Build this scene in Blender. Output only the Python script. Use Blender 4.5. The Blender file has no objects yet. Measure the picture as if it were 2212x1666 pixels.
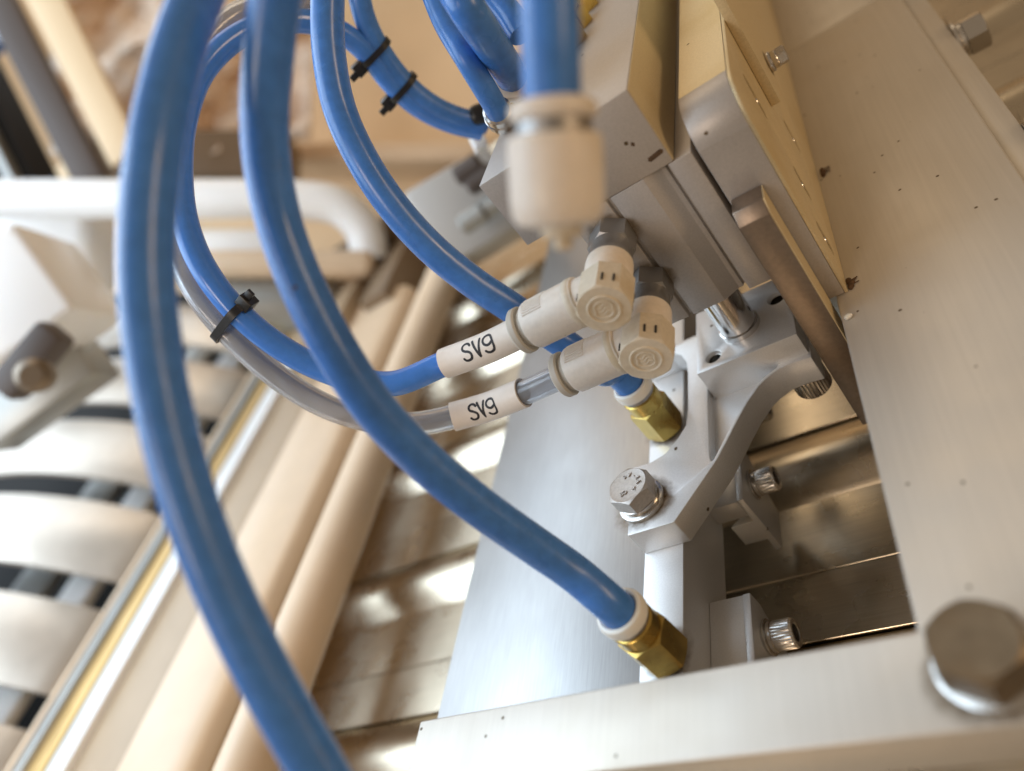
import bpy, bmesh, math, random
from mathutils import Vector, Matrix
random.seed(7)
C = bpy.context.scene.collection
scene = bpy.context.scene
MM = 0.001                                   # everything below is written in millimetres

# ---------------------------------------------------------------- camera
# machine axes: X to the right along the cross arm, Y along the clamp bar (away), Z up out of the plates
F, CX, CY = 1623.53, 1106.0, 833.0
RR = Matrix(((0.7771232916139897, 0.1636162515480723, -0.6077080811215165),
             (-0.35901967417054914, -0.6778291698410439, -0.6416015041059941),
             (-0.5168986972217193, 0.7167826300503934, -0.46801538229905476)))
CAM = Vector((95.2587, -120.2057, 170.0789))

def ray(u, v): return RR.transposed() @ Vector(((u-CX)/F, (v-CY)/F, 1.0))
def on(ax, val, u, v):                       # point of a machine plane seen at a photo position
    i = 'XYZ'.index(ax); d = ray(u, v)
    return CAM + d*((val-CAM[i])/d[i])
def at(u, v, dep): return CAM + ray(u, v)*dep
RIGHT, DOWN, FWD = RR[0].copy(), RR[1].copy(), RR[2].copy()

cam = bpy.data.cameras.new('camera'); co = bpy.data.objects.new('camera', cam); C.objects.link(co)
M = Matrix.Identity(4)
for i in range(3):
    M[i][0] = RIGHT[i]; M[i][1] = -DOWN[i]; M[i][2] = -FWD[i]; M[i][3] = CAM[i]*MM
co.matrix_world = M
cam.sensor_width = 36.0; cam.lens = 36.0*F/2212.0
cam.clip_start = 0.01; cam.clip_end = 60
cam.dof.use_dof = True; cam.dof.focus_distance = 0.226; cam.dof.aperture_fstop = 5.3
scene.camera = co

# ---------------------------------------------------------------- world and lamps (a workshop: window on one side, warm lamps, an added cool fill)
w = bpy.data.worlds.new('World'); scene.world = w; w.use_nodes = True
bg = w.node_tree.nodes['Background']; bg.inputs[0].default_value = (0.82, 0.63, 0.44, 1); bg.inputs[1].default_value = 0.32

def area(name, direction, dist, size, power, col, target=(20, 40, 20), sy=None, up=(0, 0, 1)):
    l = bpy.data.lights.new(name, 'AREA'); l.energy = power; l.color = col; l.size = size
    if sy: l.shape = 'RECTANGLE'; l.size_y = sy
    o = bpy.data.objects.new(name, l); C.objects.link(o)
    z = Vector(direction).normalized(); y = Vector(up); y = (y-z*y.dot(z)).normalized(); x = y.cross(z)
    p = (Vector(target) + z*dist)*MM
    o.matrix_world = Matrix(((x.x, y.x, z.x, p.x), (x.y, y.y, z.y, p.y), (x.z, y.z, z.z, p.z), (0, 0, 0, 1)))
    return o
area('window_light', (-0.74, 0.42, 0.53), 1150, 0.95, 9, (0.66, 0.83, 1.0))
area('left_cool_fill', (-0.35, -0.45, 0.82), 720, 0.7, 7, (0.66, 0.83, 1.0), target=(-360, 250, 50))  # added fill, cool like the window, to brighten the left background
area('warm_side_lamp', (0.95, -0.14, 0.20), 1500, 0.24, 6.5, (1.0, 0.70, 0.42), sy=0.7, up=(.36, .68, .64))
area('warm_ceiling_lamp', (-0.12, 0.66, 0.74), 1900, 0.9, 4, (1.0, 0.80, 0.56))
area('warm_front_lamp', (-0.30, -0.85, 0.60), 1900, 0.5, 7.5, (1.0, 0.82, 0.66))
vs = scene.view_settings
vs.view_transform = 'Standard'; vs.look = 'None'; vs.gamma = 1.0; vs.exposure = 0.08; vs.use_curve_mapping = False
scene.render.engine = 'CYCLES'

# ---------------------------------------------------------------- materials
def mat(name, col, metal=0.0, rough=0.5, bump=0.0, bscale=900, grain=0.0, gscale=600, specks=0.0, sscale=130,
        stain=0.0, stcol=(0.30, 0.20, 0.07), stscale=22, brush=None, brushamt=0.0, coat=0.0, trans=0.0, ior=1.45, sss=0.0, rvar=0.0):
    m = bpy.data.materials.new(name); m.use_nodes = True
    nt = m.node_tree; N = nt.nodes; L = nt.links; b = N['Principled BSDF']
    b.inputs['Metallic'].default_value = metal; b.inputs['Roughness'].default_value = rough
    b.inputs['Coat Weight'].default_value = coat; b.inputs['Coat Roughness'].default_value = 0.12
    b.inputs['Transmission Weight'].default_value = trans; b.inputs['IOR'].default_value = ior
    if sss:
        b.inputs['Subsurface Weight'].default_value = sss; b.inputs['Subsurface Scale'].default_value = 0.003
        b.inputs['Subsurface Radius'].default_value = (1, .7, .5)
    tc = N.new('ShaderNodeTexCoord'); oi = N.new('ShaderNodeObjectInfo'); va = N.new('ShaderNodeVectorMath'); va.operation = 'MULTIPLY_ADD'
    L.new(oi.outputs['Random'], va.inputs[0]); va.inputs[1].default_value = (3.1, 5.7, 4.3); L.new(tc.outputs['Object'], va.inputs[2]); P = va.outputs[0]
    def noise(scale, det=3, vec=None, ro=.55):
        n = N.new('ShaderNodeTexNoise'); n.inputs['Scale'].default_value = scale; n.inputs['Detail'].default_value = det
        n.inputs['Roughness'].default_value = ro
        L.new(vec or P, n.inputs['Vector']); return n.outputs['Fac']
    def ramp(src, a, bb, c0=0.0, c1=1.0):
        r = N.new('ShaderNodeMapRange'); r.inputs[1].default_value = a; r.inputs[2].default_value = bb
        r.inputs[3].default_value = c0; r.inputs[4].default_value = c1; L.new(src, r.inputs[0]); return r.outputs[0]
    def mix(fac, a, bb):
        x = N.new('ShaderNodeMix'); x.data_type = 'RGBA'
        if isinstance(fac, float): x.inputs[0].default_value = fac
        else: L.new(fac, x.inputs[0])
        for k, s in ((6, a), (7, bb)):
            if isinstance(s, tuple): x.inputs[k].default_value = (*s, 1)
            else: L.new(s, x.inputs[k])
        return x.outputs[2]
    c = tuple(col)
    if grain:
        c = mix(ramp(noise(gscale, 2), .3, .7), tuple(x*(1-grain) for x in col), tuple(min(1, x*(1+grain)) for x in col))
    bvec = None
    if brush:
        mp = N.new('ShaderNodeMapping'); mp.inputs['Scale'].default_value = brush; L.new(P, mp.inputs['Vector']); bvec = mp.outputs['Vector']
        bn = noise(1.0, 4, bvec, .7)
        c = mix(ramp(bn, .3, .7, 0, 1), tuple(x*(1-brushamt) for x in col), tuple(min(1, x*(1+brushamt*.6)) for x in col))
    if stain:
        s1 = ramp(noise(stscale, 5), .52, .78, 0, stain)
        c = mix(s1, c, stcol)
    if specks:
        v = N.new('ShaderNodeTexVoronoi'); v.inputs['Scale'].default_value = sscale*1.7; v.inputs['Randomness'].default_value = 1.0
        L.new(P, v.inputs['Vector'])
        wob = N.new('ShaderNodeMath'); wob.operation = 'MULTIPLY_ADD'; L.new(noise(1400, 2), wob.inputs[0]); wob.inputs[1].default_value = .10; L.new(v.outputs['Distance'], wob.inputs[2])
        near = ramp(wob.outputs[0], .125, .16, 1, 0)
        sep = N.new('ShaderNodeSeparateColor'); L.new(v.outputs['Color'], sep.inputs[0])
        pick = ramp(sep.outputs[0], 1-specks, 1-specks+.02, 0, 1)
        mu = N.new('ShaderNodeMath'); mu.operation = 'MULTIPLY'; L.new(near, mu.inputs[0]); L.new(pick, mu.inputs[1])
        c = mix(mu.outputs[0], c, (.10, .065, .03))
    if isinstance(c, tuple): b.inputs['Base Color'].default_value = (*c, 1)
    else: L.new(c, b.inputs['Base Color'])
    if rvar:
        L.new(ramp(noise(45, 4), .3, .7, rough-rvar, rough+rvar), b.inputs['Roughness'])
    if bump:
        bp = N.new('ShaderNodeBump'); bp.inputs['Strength'].default_value = bump; bp.inputs['Distance'].default_value = .0002
        L.new(noise(bscale, 3) if not brush else noise(1.0, 4, bvec, .7), bp.inputs['Height']); L.new(bp.outputs[0], b.inputs['Normal'])
    return m

ALU = mat('satin_anodised_aluminium', (.70, .69, .68), .55, .42, bump=.10, bscale=2600, grain=.05, gscale=2200, specks=.20, sscale=85, stain=.25, stcol=(.42, .32, .17), stscale=16, rvar=.05)
ALUC = mat('grey_anodised_aluminium', (.45, .41, .375), .45, .45, bump=.12, bscale=2600, grain=.06, gscale=2000, specks=.14, sscale=95, stain=.30, stcol=(.40, .28, .12), stscale=18)
ALUY = mat('yellowish_aluminium', (.62, .50, .30), .40, .45, bump=.15, bscale=2000, grain=.07, gscale=1500, specks=.16, sscale=110, stain=.55, stcol=(.45, .30, .09), stscale=20)
BRUSH = mat('brushed_aluminium_sheet', (.37, .36, .35), .72, .36, bump=.10, specks=.06, sscale=60, brush=(1500, 60, 1500), brushamt=.10, rvar=.04)
PLATE = mat('milled_aluminium_plate', (.60, .555, .49), .45, .46, bump=.08, bscale=2400, grain=.05, gscale=2600, specks=.30, sscale=115, stain=.35, stcol=(.47, .37, .22), stscale=14, rvar=.07, brush=(700, 14, 700), brushamt=.05)
STEELB = mat('brown_steel', (.25, .195, .15), .8, .40, bump=.05, bscale=1400, grain=.08, gscale=700, stain=.5, stcol=(.20, .12, .06), stscale=40)
CHROME = mat('polished_steel', (.62, .60, .58), 1.0, .16, rvar=.05)
STEEL = mat('bright_steel', (.62, .59, .55), 1.0, .24, bump=.06, bscale=1500, rvar=.06, stain=.35, stcol=(.35, .24, .12), stscale=120)
SLAT = mat('brushed_steel_slat', (.62, .53, .40), 1.0, .29, bump=.07, brush=(45, 1400, 1400), brushamt=.12, rvar=.06, stain=.3, stcol=(.25, .16, .07), stscale=25)
NICK = mat('nickel_plated_metal', (.34, .33, .32), .9, .42, bump=.2, bscale=1500, stain=.5, stcol=(.33, .20, .06), stscale=70)
BRASS = mat('brass', (.56, .39, .11), 1.0, .28, bump=.10, bscale=1100, stain=.65, stcol=(.26, .17, .05), stscale=110, rvar=.08)
WHITEP = mat('cream_white_plastic', (.70, .62, .53), 0, .40, grain=.04, gscale=800, sss=.15, specks=.14, sscale=160, stain=.5, stcol=(.50, .34, .12), stscale=45)
WHITED = mat('soiled_cream_plastic', (.60, .52, .40), 0, .5, grain=.06, gscale=800, stain=.55, stcol=(.42, .28, .10), stscale=60)
COLLAR = mat('milky_collar_plastic', (.72, .69, .62), 0, .35, sss=.25)
GREYC = mat('grey_collar_plastic', (.50, .46, .39), 0, .5)
SLEEVE = mat('printed_white_sleeve', (.76, .69, .61), 0, .45, grain=.02)
INK = mat('black_ink', (.02, .018, .02), 0, .6)
BLUE = mat('blue_polyurethane_tube', (.058, .190, .52), 0, .27, bump=.35, bscale=160, grain=.10, gscale=300, specks=.10, sscale=110, sss=.15, rvar=.09)
BLUEL = mat('glossy_light_blue_tube', (.065, .22, .64), 0, .17, sss=.2, grain=.06, gscale=300, bump=.25, bscale=160)
CLEAR = mat('clear_polyurethane_tube', (.64, .66, .70), 0, .12, trans=.78, ior=1.42)
BLACKP = mat('black_plastic', (.015, .014, .013), 0, .38, bump=.3, bscale=900)
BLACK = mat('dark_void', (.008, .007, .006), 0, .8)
CREAM = mat('cream_rail', (.78, .60, .42), 0, .38, grain=.03, gscale=60)
TAN = mat('tan_panel', (.46, .34, .22), 0, .45, grain=.04, gscale=60)
GOLD = mat('gold_strip', (.62, .40, .14), .6, .35)
BROWNP = mat('brown_panel', (.22, .15, .09), 0, .5)
WHITEB = mat('white_plastic_block', (.88, .88, .87), 0, .32, sss=.1)
GREYB = mat('grey_metal', (.36, .36, .34), .5, .4)
SLATB = mat('grey_brown_guard', (.60, .53, .45), .55, .36, grain=.05, gscale=80)
WALL = mat('beige_wall', (.86, .66, .43), 0, .8, grain=.05, gscale=8)
CLOTH = mat('crumpled_brown_film', (.80, .64, .50), 0, .5, grain=.06, gscale=25)
DARKM = mat('dark_brown_frame', (.085, .065, .055), 0, .5)
DIRT = mat('dried_dirt', (.085, .045, .02), 0, .85, bump=.6, bscale=1500, grain=.4, gscale=1500)

def grime_mat():
    m = bpy.data.materials.new('oily_grime'); m.use_nodes = True; nt = m.node_tree; N = nt.nodes; L = nt.links
    b = N['Principled BSDF']; b.inputs['Base Color'].default_value = (.17, .11, .05, 1); b.inputs['Roughness'].default_value = .6
    tc = N.new('ShaderNodeTexCoord'); n = N.new('ShaderNodeTexNoise'); n.inputs['Scale'].default_value = 420; n.inputs['Detail'].default_value = 5
    L.new(tc.outputs['Object'], n.inputs['Vector'])
    at_ = N.new('ShaderNodeVertexColor'); at_.layer_name = 'thick'
    mu = N.new('ShaderNodeMath'); mu.operation = 'MULTIPLY'; L.new(n.outputs['Fac'], mu.inputs[0]); L.new(at_.outputs['Color'], mu.inputs[1])
    r = N.new('ShaderNodeMapRange'); r.inputs[1].default_value = .08; r.inputs[2].default_value = .7; r.inputs[3].default_value = 0; r.inputs[4].default_value = .85
    L.new(mu.outputs[0], r.inputs[0]); L.new(r.outputs[0], b.inputs['Alpha']); return m
GRIME = grime_mat()

# ---------------------------------------------------------------- mesh helpers
class MB:
    def __init__(s): s.v = []; s.f = []
    def add(s, vs, fs):
        n = len(s.v); s.v += [Vector(p) for p in vs]; s.f += [[n+i for i in q] for q in fs]; return s
    def box(s, x0, x1, y0, y1, z0, z1):
        v = [(x, y, z) for z in (z0, z1) for y in (y0, y1) for x in (x0, x1)]
        return s.add(v, [(0, 2, 3, 1), (4, 5, 7, 6), (0, 1, 5, 4), (2, 6, 7, 3), (0, 4, 6, 2), (1, 3, 7, 5)])
    def prism(s, pts, axis, a, b):           # closed outline pushed along an axis
        def P(p, t): return (t, p[0], p[1]) if axis == 'x' else ((p[0], t, p[1]) if axis == 'y' else (p[0], p[1], t))
        n = len(pts); v = [P(p, a) for p in pts]+[P(p, b) for p in pts]
        return s.add(v, [list(range(n)), list(range(2*n-1, n-1, -1))]+[(i, i+n, (i+1) % n+n, (i+1) % n) for i in range(n)])
    def lathe(s, prof, org, d, seg=40, cap=True):
        d = Vector(d).normalized(); o = Vector(org); a = d.orthogonal().normalized(); b = d.cross(a)
        v = []; f = []
        for r, t in prof:
            for k in range(seg):
                an = 2*math.pi*k/seg; v.append(o+d*t+(a*math.cos(an)+b*math.sin(an))*r)
        for i in range(len(prof)-1):
            for k in range(seg):
                f.append((i*seg+k, i*seg+(k+1) % seg, (i+1)*seg+(k+1) % seg, (i+1)*seg+k))
        if cap:
            f.append(list(range(seg))[::-1]); f.append([(len(prof)-1)*seg+k for k in range(seg)])
        return s.add(v, f)
    def hexnut(s, af, t0, t1, org, d, rot=0.0, up=True, sides=6, seg=48, drop=.58, inner=None, low=False):   # hexagon with turned chamfers
        d = Vector(d).normalized(); o = Vector(org); a = d.orthogonal().normalized(); b = d.cross(a)
        rc = af/2*.98; rings = []
        R = []
        for k in range(seg):
            an = 2*math.pi*k/seg; q = (an+math.pi/sides) % (2*math.pi/sides)-math.pi/sides
            R.append((an+rot, af/2/math.cos(q)))
        def ring(fn):
            out = []
            for an, r in R:
                rr, t = fn(r); out.append(o+d*t+(a*math.cos(an)+b*math.sin(an))*rr)
            return out
        rings.append(ring(lambda r: (rc, t0)) if low else ring(lambda r: (r*.99, t0)))
        rings.append(ring(lambda r: (r, t0+max(0, r-rc)*drop if low else t0+.02)))
        rings.append(ring(lambda r: (r, t1-(max(0, r-rc)*drop if up else 0))))
        rings.append(ring(lambda r: (rc, t1)))
        if inner: rings.append(ring(lambda r: (inner, t1-.15)))
        v = [p for q in rings for p in q]; f = []
        for i in range(len(rings)-1):
            for k in range(seg): f.append((i*seg+k, i*seg+(k+1) % seg, (i+1)*seg+(k+1) % seg, (i+1)*seg+k))
        f.append(list(range(seg))[::-1]); f.append([(len(rings)-1)*seg+k for k in range(seg)])
        return s.add(v, f)
    def sweep(s, pts, r, seg=28, prof=None):
        n = len(pts); v = []; f = []
        t = [(pts[min(i+1, n-1)]-pts[max(i-1, 0)]).normalized() for i in range(n)]
        a = t[0].orthogonal().normalized()
        for i in range(n):
            a = (a-t[i]*a.dot(t[i])).normalized(); b = t[i].cross(a)
            rr = r[i] if isinstance(r, (list, tuple)) else r
            for k in range(seg):
                an = 2*math.pi*k/seg; v.append(pts[i]+(a*math.cos(an)+b*math.sin(an))*rr)
        for i in range(n-1):
            for k in range(seg): f.append((i*seg+k, i*seg+(k+1) % seg, (i+1)*seg+(k+1) % seg, (i+1)*seg+k))
        f.append(list(range(seg))[::-1]); f.append([(n-1)*seg+k for k in range(seg)])
        return s.add(v, f)
    def xf(s, m): s.v = [m @ p for p in s.v]; return s
    def build(s, name, material, parent=None, bevel=0.0, bseg=2, smooth=35, cuts=None):
        org = parent['_o'] if parent is not None and '_o' in parent else (0, 0, 0)
        org = Vector(org)
        bm = bmesh.new()
        vs_ = [bm.verts.new((p-org)*MM) for p in s.v]
        for q in s.f:
            try: bm.faces.new([vs_[i] for i in q])
            except ValueError: pass
        bmesh.ops.recalc_face_normals(bm, faces=bm.faces)
        if cuts:
            me0 = bpy.data.meshes.new('tmp'); bm.to_mesh(me0); bm.free()
            o0 = bpy.data.objects.new('tmp', me0); C.objects.link(o0); tmp = [o0]
            for cmb in cuts:
                bc = bmesh.new(); vv = [bc.verts.new((p-org)*MM) for p in cmb.v]
                for q in cmb.f: bc.faces.new([vv[i] for i in q])
                bmesh.ops.recalc_face_normals(bc, faces=bc.faces)
                mc = bpy.data.meshes.new('tmpc'); bc.to_mesh(mc); bc.free()
                oc = bpy.data.objects.new('tmpc', mc); C.objects.link(oc); tmp.append(oc)
                md = o0.modifiers.new('b', 'BOOLEAN'); md.operation = 'DIFFERENCE'; md.object = oc; md.solver = 'EXACT'
            dg = bpy.context.evaluated_depsgraph_get(); dg.update()
            me1 = bpy.data.meshes.new_from_object(o0.evaluated_get(dg))
            for t in tmp: bpy.data.objects.remove(t)
            bm = bmesh.new(); bm.from_mesh(me1); bpy.data.meshes.remove(me1)
        if bevel:
            es = [e for e in bm.edges if len(e.link_faces) == 2 and e.calc_face_angle(0) > math.radians(30)]
            bmesh.ops.bevel(bm, geom=es, offset=bevel*MM, segments=bseg, affect='EDGES', profile=.5, clamp_overlap=True)
        me = bpy.data.meshes.new(name); bm.to_mesh(me); bm.free()
        for p in me.polygons: p.use_smooth = True
        me.set_sharp_from_angle(angle=math.radians(smooth))
        me.materials.append(material)
        o = bpy.data.objects.new(name, me); C.objects.link(o)
        if parent is not None:
            o.parent = parent
            if '_o' in parent: o['_o'] = list(parent['_o'])
        return o

def grime_ring(org, d, r0, r1, parent, seg=48):     # thin film of oily dirt round a screwed-in part, thicker against it
    d = Vector(d).normalized(); a = d.orthogonal().normalized(); b = d.cross(a); o = Vector(org)+d*.03; rn = random.Random(int(r1*100+o.x*7))
    mb = MB(); rings = [r0, r0+(r1-r0)*.3, r0+(r1-r0)*.65, r1]
    for i, r in enumerate(rings):
        for k in range(seg):
            an = 2*math.pi*k/seg; rr = r*(1+(.10*i/3)*math.sin(an*3+o.x)+rn.uniform(-.03, .03)*i/3)
            mb.v.append(o+(a*math.cos(an)+b*math.sin(an))*rr)
    for i in range(3):
        for k in range(seg): mb.f.append([i*seg+k, i*seg+(k+1) % seg, (i+1)*seg+(k+1) % seg, (i+1)*seg+k])
    ob = mb.build('grime_ring', GRIME, parent)
    ca = ob.data.color_attributes.new('thick', 'FLOAT_COLOR', 'POINT')
    for i, v in enumerate(ca.data): t = (1, .75, .35, 0)[i//seg]; v.color = (t, t, t, 1)
    return ob
def thing(name, label, cat, loc, group=None):
    o = bpy.data.objects.new(name, None); C.objects.link(o); o.empty_display_size = .005
    o.location = Vector(loc)*MM; o['label'] = label; o['category'] = cat
    if group: o['group'] = group
    o['_o'] = list(loc); return o
def tag(o, label, cat, group=None):
    o['label'] = label; o['category'] = cat
    if group: o['group'] = group
    return o
def struct(o): o['kind'] = 'structure'; return o

def spline(pts, sub=10):                     # smooth path through points
    P = [Vector(p) for p in pts]; P = [P[0]*2-P[1]]+P+[P[-1]*2-P[-2]]; out = []
    for i in range(1, len(P)-2):
        p0, p1, p2, p3 = P[i-1:i+3]
        d0 = max((p1-p0).length, 1e-3)**.5; d1 = max((p2-p1).length, 1e-3)**.5; d2 = max((p3-p2).length, 1e-3)**.5
        m1 = ((p1-p0)/d0-(p2-p0)/(d0+d1)+(p2-p1)/d1)*d1; m2 = ((p2-p1)/d1-(p3-p1)/(d1+d2)+(p3-p2)/d2)*d1
        for k in range(sub):
            t = k/sub; out.append(p1*(2*t**3-3*t*t+1)+m1*(t**3-2*t*t+t)+p2*(-2*t**3+3*t*t)+m2*(t**3-t*t))
    out.append(P[-2]); return out

# ================================================================ LARGE STRUCTURE
# --- wide brushed sheet beside the clamp bar
tag(MB().box(-101, -14.2, -62, 300, -20, -10).build('brushed_plate', BRUSH, bevel=.4),
    'wide brushed aluminium plate left of the narrow clamp bar', 'plate')
# --- clamp bar
tag(MB().box(-13.6, 0, -60, 210, -27.6, 0).build('clamp_bar', ALU, bevel=.35),
    'narrow upright aluminium bar carrying both brass fittings and the bracket', 'bar')

# --- L shaped top plate: right field and the arm across the bottom
lp = [(-69.5, -55.5), (118, -55.5), (118, 263.6), (64.2, 263.6), (64.2, -36), (-69.5, -36)]
lt = thing('angle_plate', 'large pale aluminium L-shaped plate with an arm across the bottom', 'plate', (64, -36, 11))
MB().prism(lp, 'z', 11, 25).build('plate_body', PLATE, lt, bevel=.7, bseg=3)
MB().box(118.1, 125.6, -55.5, 260, 9, 21).build('edge_ledge', PLATE, lt, bevel=.5)
tag(MB().box(80, 116, -50, 400, -50, 10.9).build('light_blocking_rail', STEELB, bevel=.5), 'unseen brown steel rail added under the right side of the L-shaped plate to block lamp light', 'rail')  # unseen, added to keep the side lamp off the bar and opening
tag(MB().box(64.2, 125.6, 264.0, 420, 11, 24.9).build('end_plate', PLATE, bevel=.4), 'plain aluminium plate beyond the seam at the top edge', 'plate')

# --- slatted steel conveyor under everything
conv = thing('slat_conveyor', 'shiny brown steel slat conveyor seen through the opening under the plates', 'conveyor', (0, 0, -70))
def slat_kind(name, prof, y0):
    first = None
    for k in range(-2, 8):
        if first is None: first = o = MB().prism(prof, 'x', -420, 420).build(name, SLAT, conv, smooth=24)
        else: o = first.copy(); C.objects.link(o); o.parent = conv
        o.location = Vector((0, 90*k+y0, 0))*MM
def flat(w_): return [(.3, -62), (w_-.3, -62), (w_-.2, -55.2), (w_-.4, -55), (.4, -55), (.2, -55.2)]
slat_kind('flat_slat', flat(30), 38)
hump = [(.3, -62), (34.7, -62), (34.7, -56.5)]
for k in range(15):
    t = k/14; hump.append((34.3-33.6*t, -56+8*math.sin(math.pi*t)**1.1))
hump += [(.3, -56.5)]
slat_kind('rounded_slat', hump, 68)
slat_kind('narrow_slat', flat(25), 103)
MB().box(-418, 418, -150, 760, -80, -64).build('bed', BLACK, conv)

# ================================================================ BRACKET, CYLINDER AND MOUNT
Z3 = lambda u, v: ((2300+u*.498)/1.84448, (1600+v*.498)/1.84448)
Z2 = lambda u, v: ((2500+u*.498)/1.84448, (1000+v*.498)/1.84448)
br = thing('rod_bracket', 'pale aluminium bracket bolted on the clamp bar, holding the piston rod block', 'bracket', (0, 20, 0))
rim = [on('Z', 10.5, *Z2(u, v)) for u, v in ((720, 1660), (800, 1510), (880, 1355), (960, 1210), (1050, 1080), (1110, 1020), (1200, 950), (1330, 890), (1470, 850))]
out = [(-13.4, 20.1), (2.8, 20.1)]+[(p.x, p.y) for p in rim]+[(50.3, 69), (50.3, 103), (-13.0, 103)]
inner = [on('Z', 10.5, *Z2(u, v)) for u, v in ((330, 805), (430, 835), (470, 890), (481, 980), (482, 1250))]
inner += [on('Z', 10.5, *Z3(u, v)) for u, v in ((868, 190), (800, 300), (700, 420), (580, 490), (440, 530))]
out += [(-13.0, inner[0].y)]+[(p.x, p.y) for p in inner]
out[-1] = (-13.4, out[-1][1])
pocket = [(14.9, 72), (14.9, 41.0), (15.3, 39.2), (16.0, 39.2)]
for p, q in zip(rim[1:7], rim[2:8]):
    d_ = (q-p); n_ = Vector((-d_.y, d_.x, 0)).normalized(); pocket.append((p.x+n_.x*1.3, p.y+n_.y*1.3))
pocket += [(40, 72)]
pc = MB().prism(pocket, 'z', 6.2, 14)
MB().prism(out, 'z', 0.05, 10.5).build('base_plate', ALU, br, bevel=.35, bseg=2, cuts=[pc])
hole = [MB().lathe([(2.7, -1), (2.7, 14)], (21.8, 75.6, 6.5), (0, 0, 1), 28), MB().lathe([(3.0, -1), (3.0, 14)], (45.0, 92, 6.5), (0, 0, 1), 28)]
MB().box(15.7, 49.6, 70.2, 102.8, 5.0, 19.2).build('rod_block', ALU, br, bevel=.35, cuts=hole)
MB().lathe([(2.69, 0), (2.69, 11), (2.2, 11.0), (2.2, 0)], (21.8, 75.6, 6.8), (0, 0, 1), 28, cap=False).build('threaded_hole', STEEL, br)
MB().lathe([(2.99, 0), (2.99, 11), (2.5, 11.0), (2.5, 0)], (45.0, 92, 6.8), (0, 0, 1), 28, cap=False).build('threaded_hole', STEEL, br)
# knurled cap screw under the block
def cap_screw(label, org, d, r=4.6, h=6.5, washers=2, group=None, wr=5.4):
    t = thing('cap_screw', label, 'screw', org, group); o = Vector(org); d = Vector(d)
    z = 0.0
    for i in range(washers):
        th = .9 if i == 0 else 1.3
        rr = wr if i == 0 else wr*.86
        MB().lathe([(rr*.6, 0), (rr*.96, 0), (rr, .15), (rr, th-.15), (rr*.96, th), (rr*.6, th)], o+d*(z+.02), d, 36).build('washer', STEEL, t); z += th+.03
    seg = 72; prof = [(r*.97, 0), (r, .3), (r, h-.7), (r*.9, h), (r*.62, h), (r*.58, h-.2), (r*.55, h-2.5)]
    m = MB().lathe(prof, o+d*z, d, seg)
    for i, p in enumerate(m.v):                     # knurling
        if seg <= i < 3*seg and i % 2: q = p-o; ax = d*q.dot(d); m.v[i] = o+ax+(q-ax)*.955
    m.build('knurled_head', STEEL, t, smooth=25)
    m = MB().hexnut(r*1.02, h-2.6, h-2.2, o+d*z, d, up=False); m.build('hex_socket', BLACK, t)
    return t
cap_screw('dark knurled cap screw head tucked under the right end of the rod block', (44.5, 74.2, 0.0), (0, 0, -1), 6.0, 7.5, 0)

# --- cylinder
cy = thing('pneumatic_cylinder', 'grey anodised pneumatic cylinder block with a wide top flange and steel rod', 'cylinder', (30, 90, 40))
prof = [(12.2, 72), (24.6, 72), (24.9, 73.6), (25.9, 73.6), (26.2, 72), (36.8, 72), (41.6, 75.0), (43.0, 75.0), (43.2, 76.2), (44.4, 76.2), (44.7, 72), (51.4, 72), (51.4, 420), (12.2, 420)]
MB().prism(prof, 'z', 40.2, 87.95).build('body', ALUC, cy, bevel=.25)
MB().box(-3.4, 46.3, 72, 420, 88.0, 111.5).build('flange', ALUC, cy, bevel=.4)
MB().box(46.32, 46.5, 72.4, 420, 88.3, 111.2).build('yellow_side', ALUY, cy)  # thin yellow skin on the right side of the grey flange
MB().lathe([(6.9, 0), (6.9, 3.0), (6.3, 3.2), (6.3, 30), (7.2, 30.2), (7.2, 34)], (32, 84.5, 18), (0, 0, 1), 48).build('piston_rod', CHROME, cy)

for u, v_, l_, a_ in ((1367, 312, 1.2, 0), (1416, 336, 5.0, 1)):
    c_ = on('Y', 72, u, v_); m = MB().lathe([(.05, -l_/2), (.75, -l_/2+.5), (.75, l_/2-.5), (.05, l_/2)], (0, 0, 0), (1, 0, .15), 14)
    m.v = [Vector((p.x+c_.x, c_.y+p.y*.12, p.z+c_.z)) for p in m.v]; m.build('rust_mark', DIRT, cy)

# --- mount plate with slots, thin side plate, steel strip
def slot(x, y0, z0, z1, wy=2.0):
    p = []
    for k in range(9): a = math.pi*k/8; p.append((y0+wy*math.cos(a), z1+wy*math.sin(a)))
    for k in range(9): a = math.pi+math.pi*k/8; p.append((y0+wy*math.cos(a), z0+wy*math.sin(a)))
    return MB().prism(p, 'x', x-5, x+2)
mt = thing('mount_plate', 'yellowish aluminium mounting plate with long slots standing beside the cylinder', 'plate', (61, 100, 25))
pp = [(72, 25.1), (72, 86.5)]
for k in range(7): a = math.pi/2*k/6; pp.append((72+11*(1-math.cos(a)), 86.5+11*math.sin(a)))
pp += [(420, 97.5), (420, 25.1)]
MB().prism(pp, 'x', 53.0, 67.0).build('plate_body', ALUC, mt, bevel=.3)
MB().prism(pp, 'x', 67.05, 68).build('slotted_face', ALUY, mt, bevel=.25, cuts=[slot(68, 134, 75, 86), slot(68, 100.5, 75, 86), slot(68, 132.5, 44, 53.4), slot(68, 98.5, 45, 54), slot(68, 84, 33, 42)])  # yellow skin on the right face of the grey plate
for y, z in ((134, 80), (100.5, 79), (132.5, 47), (98.5, 49), (84, 37)):
    MB().lathe([(.6, 0), (1.1, .1), (1.15, 1.2), (.8, 1.6)], (66.4, y, z), (1, 0, 0), 20).build('slot_screw', STEEL, mt)
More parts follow.
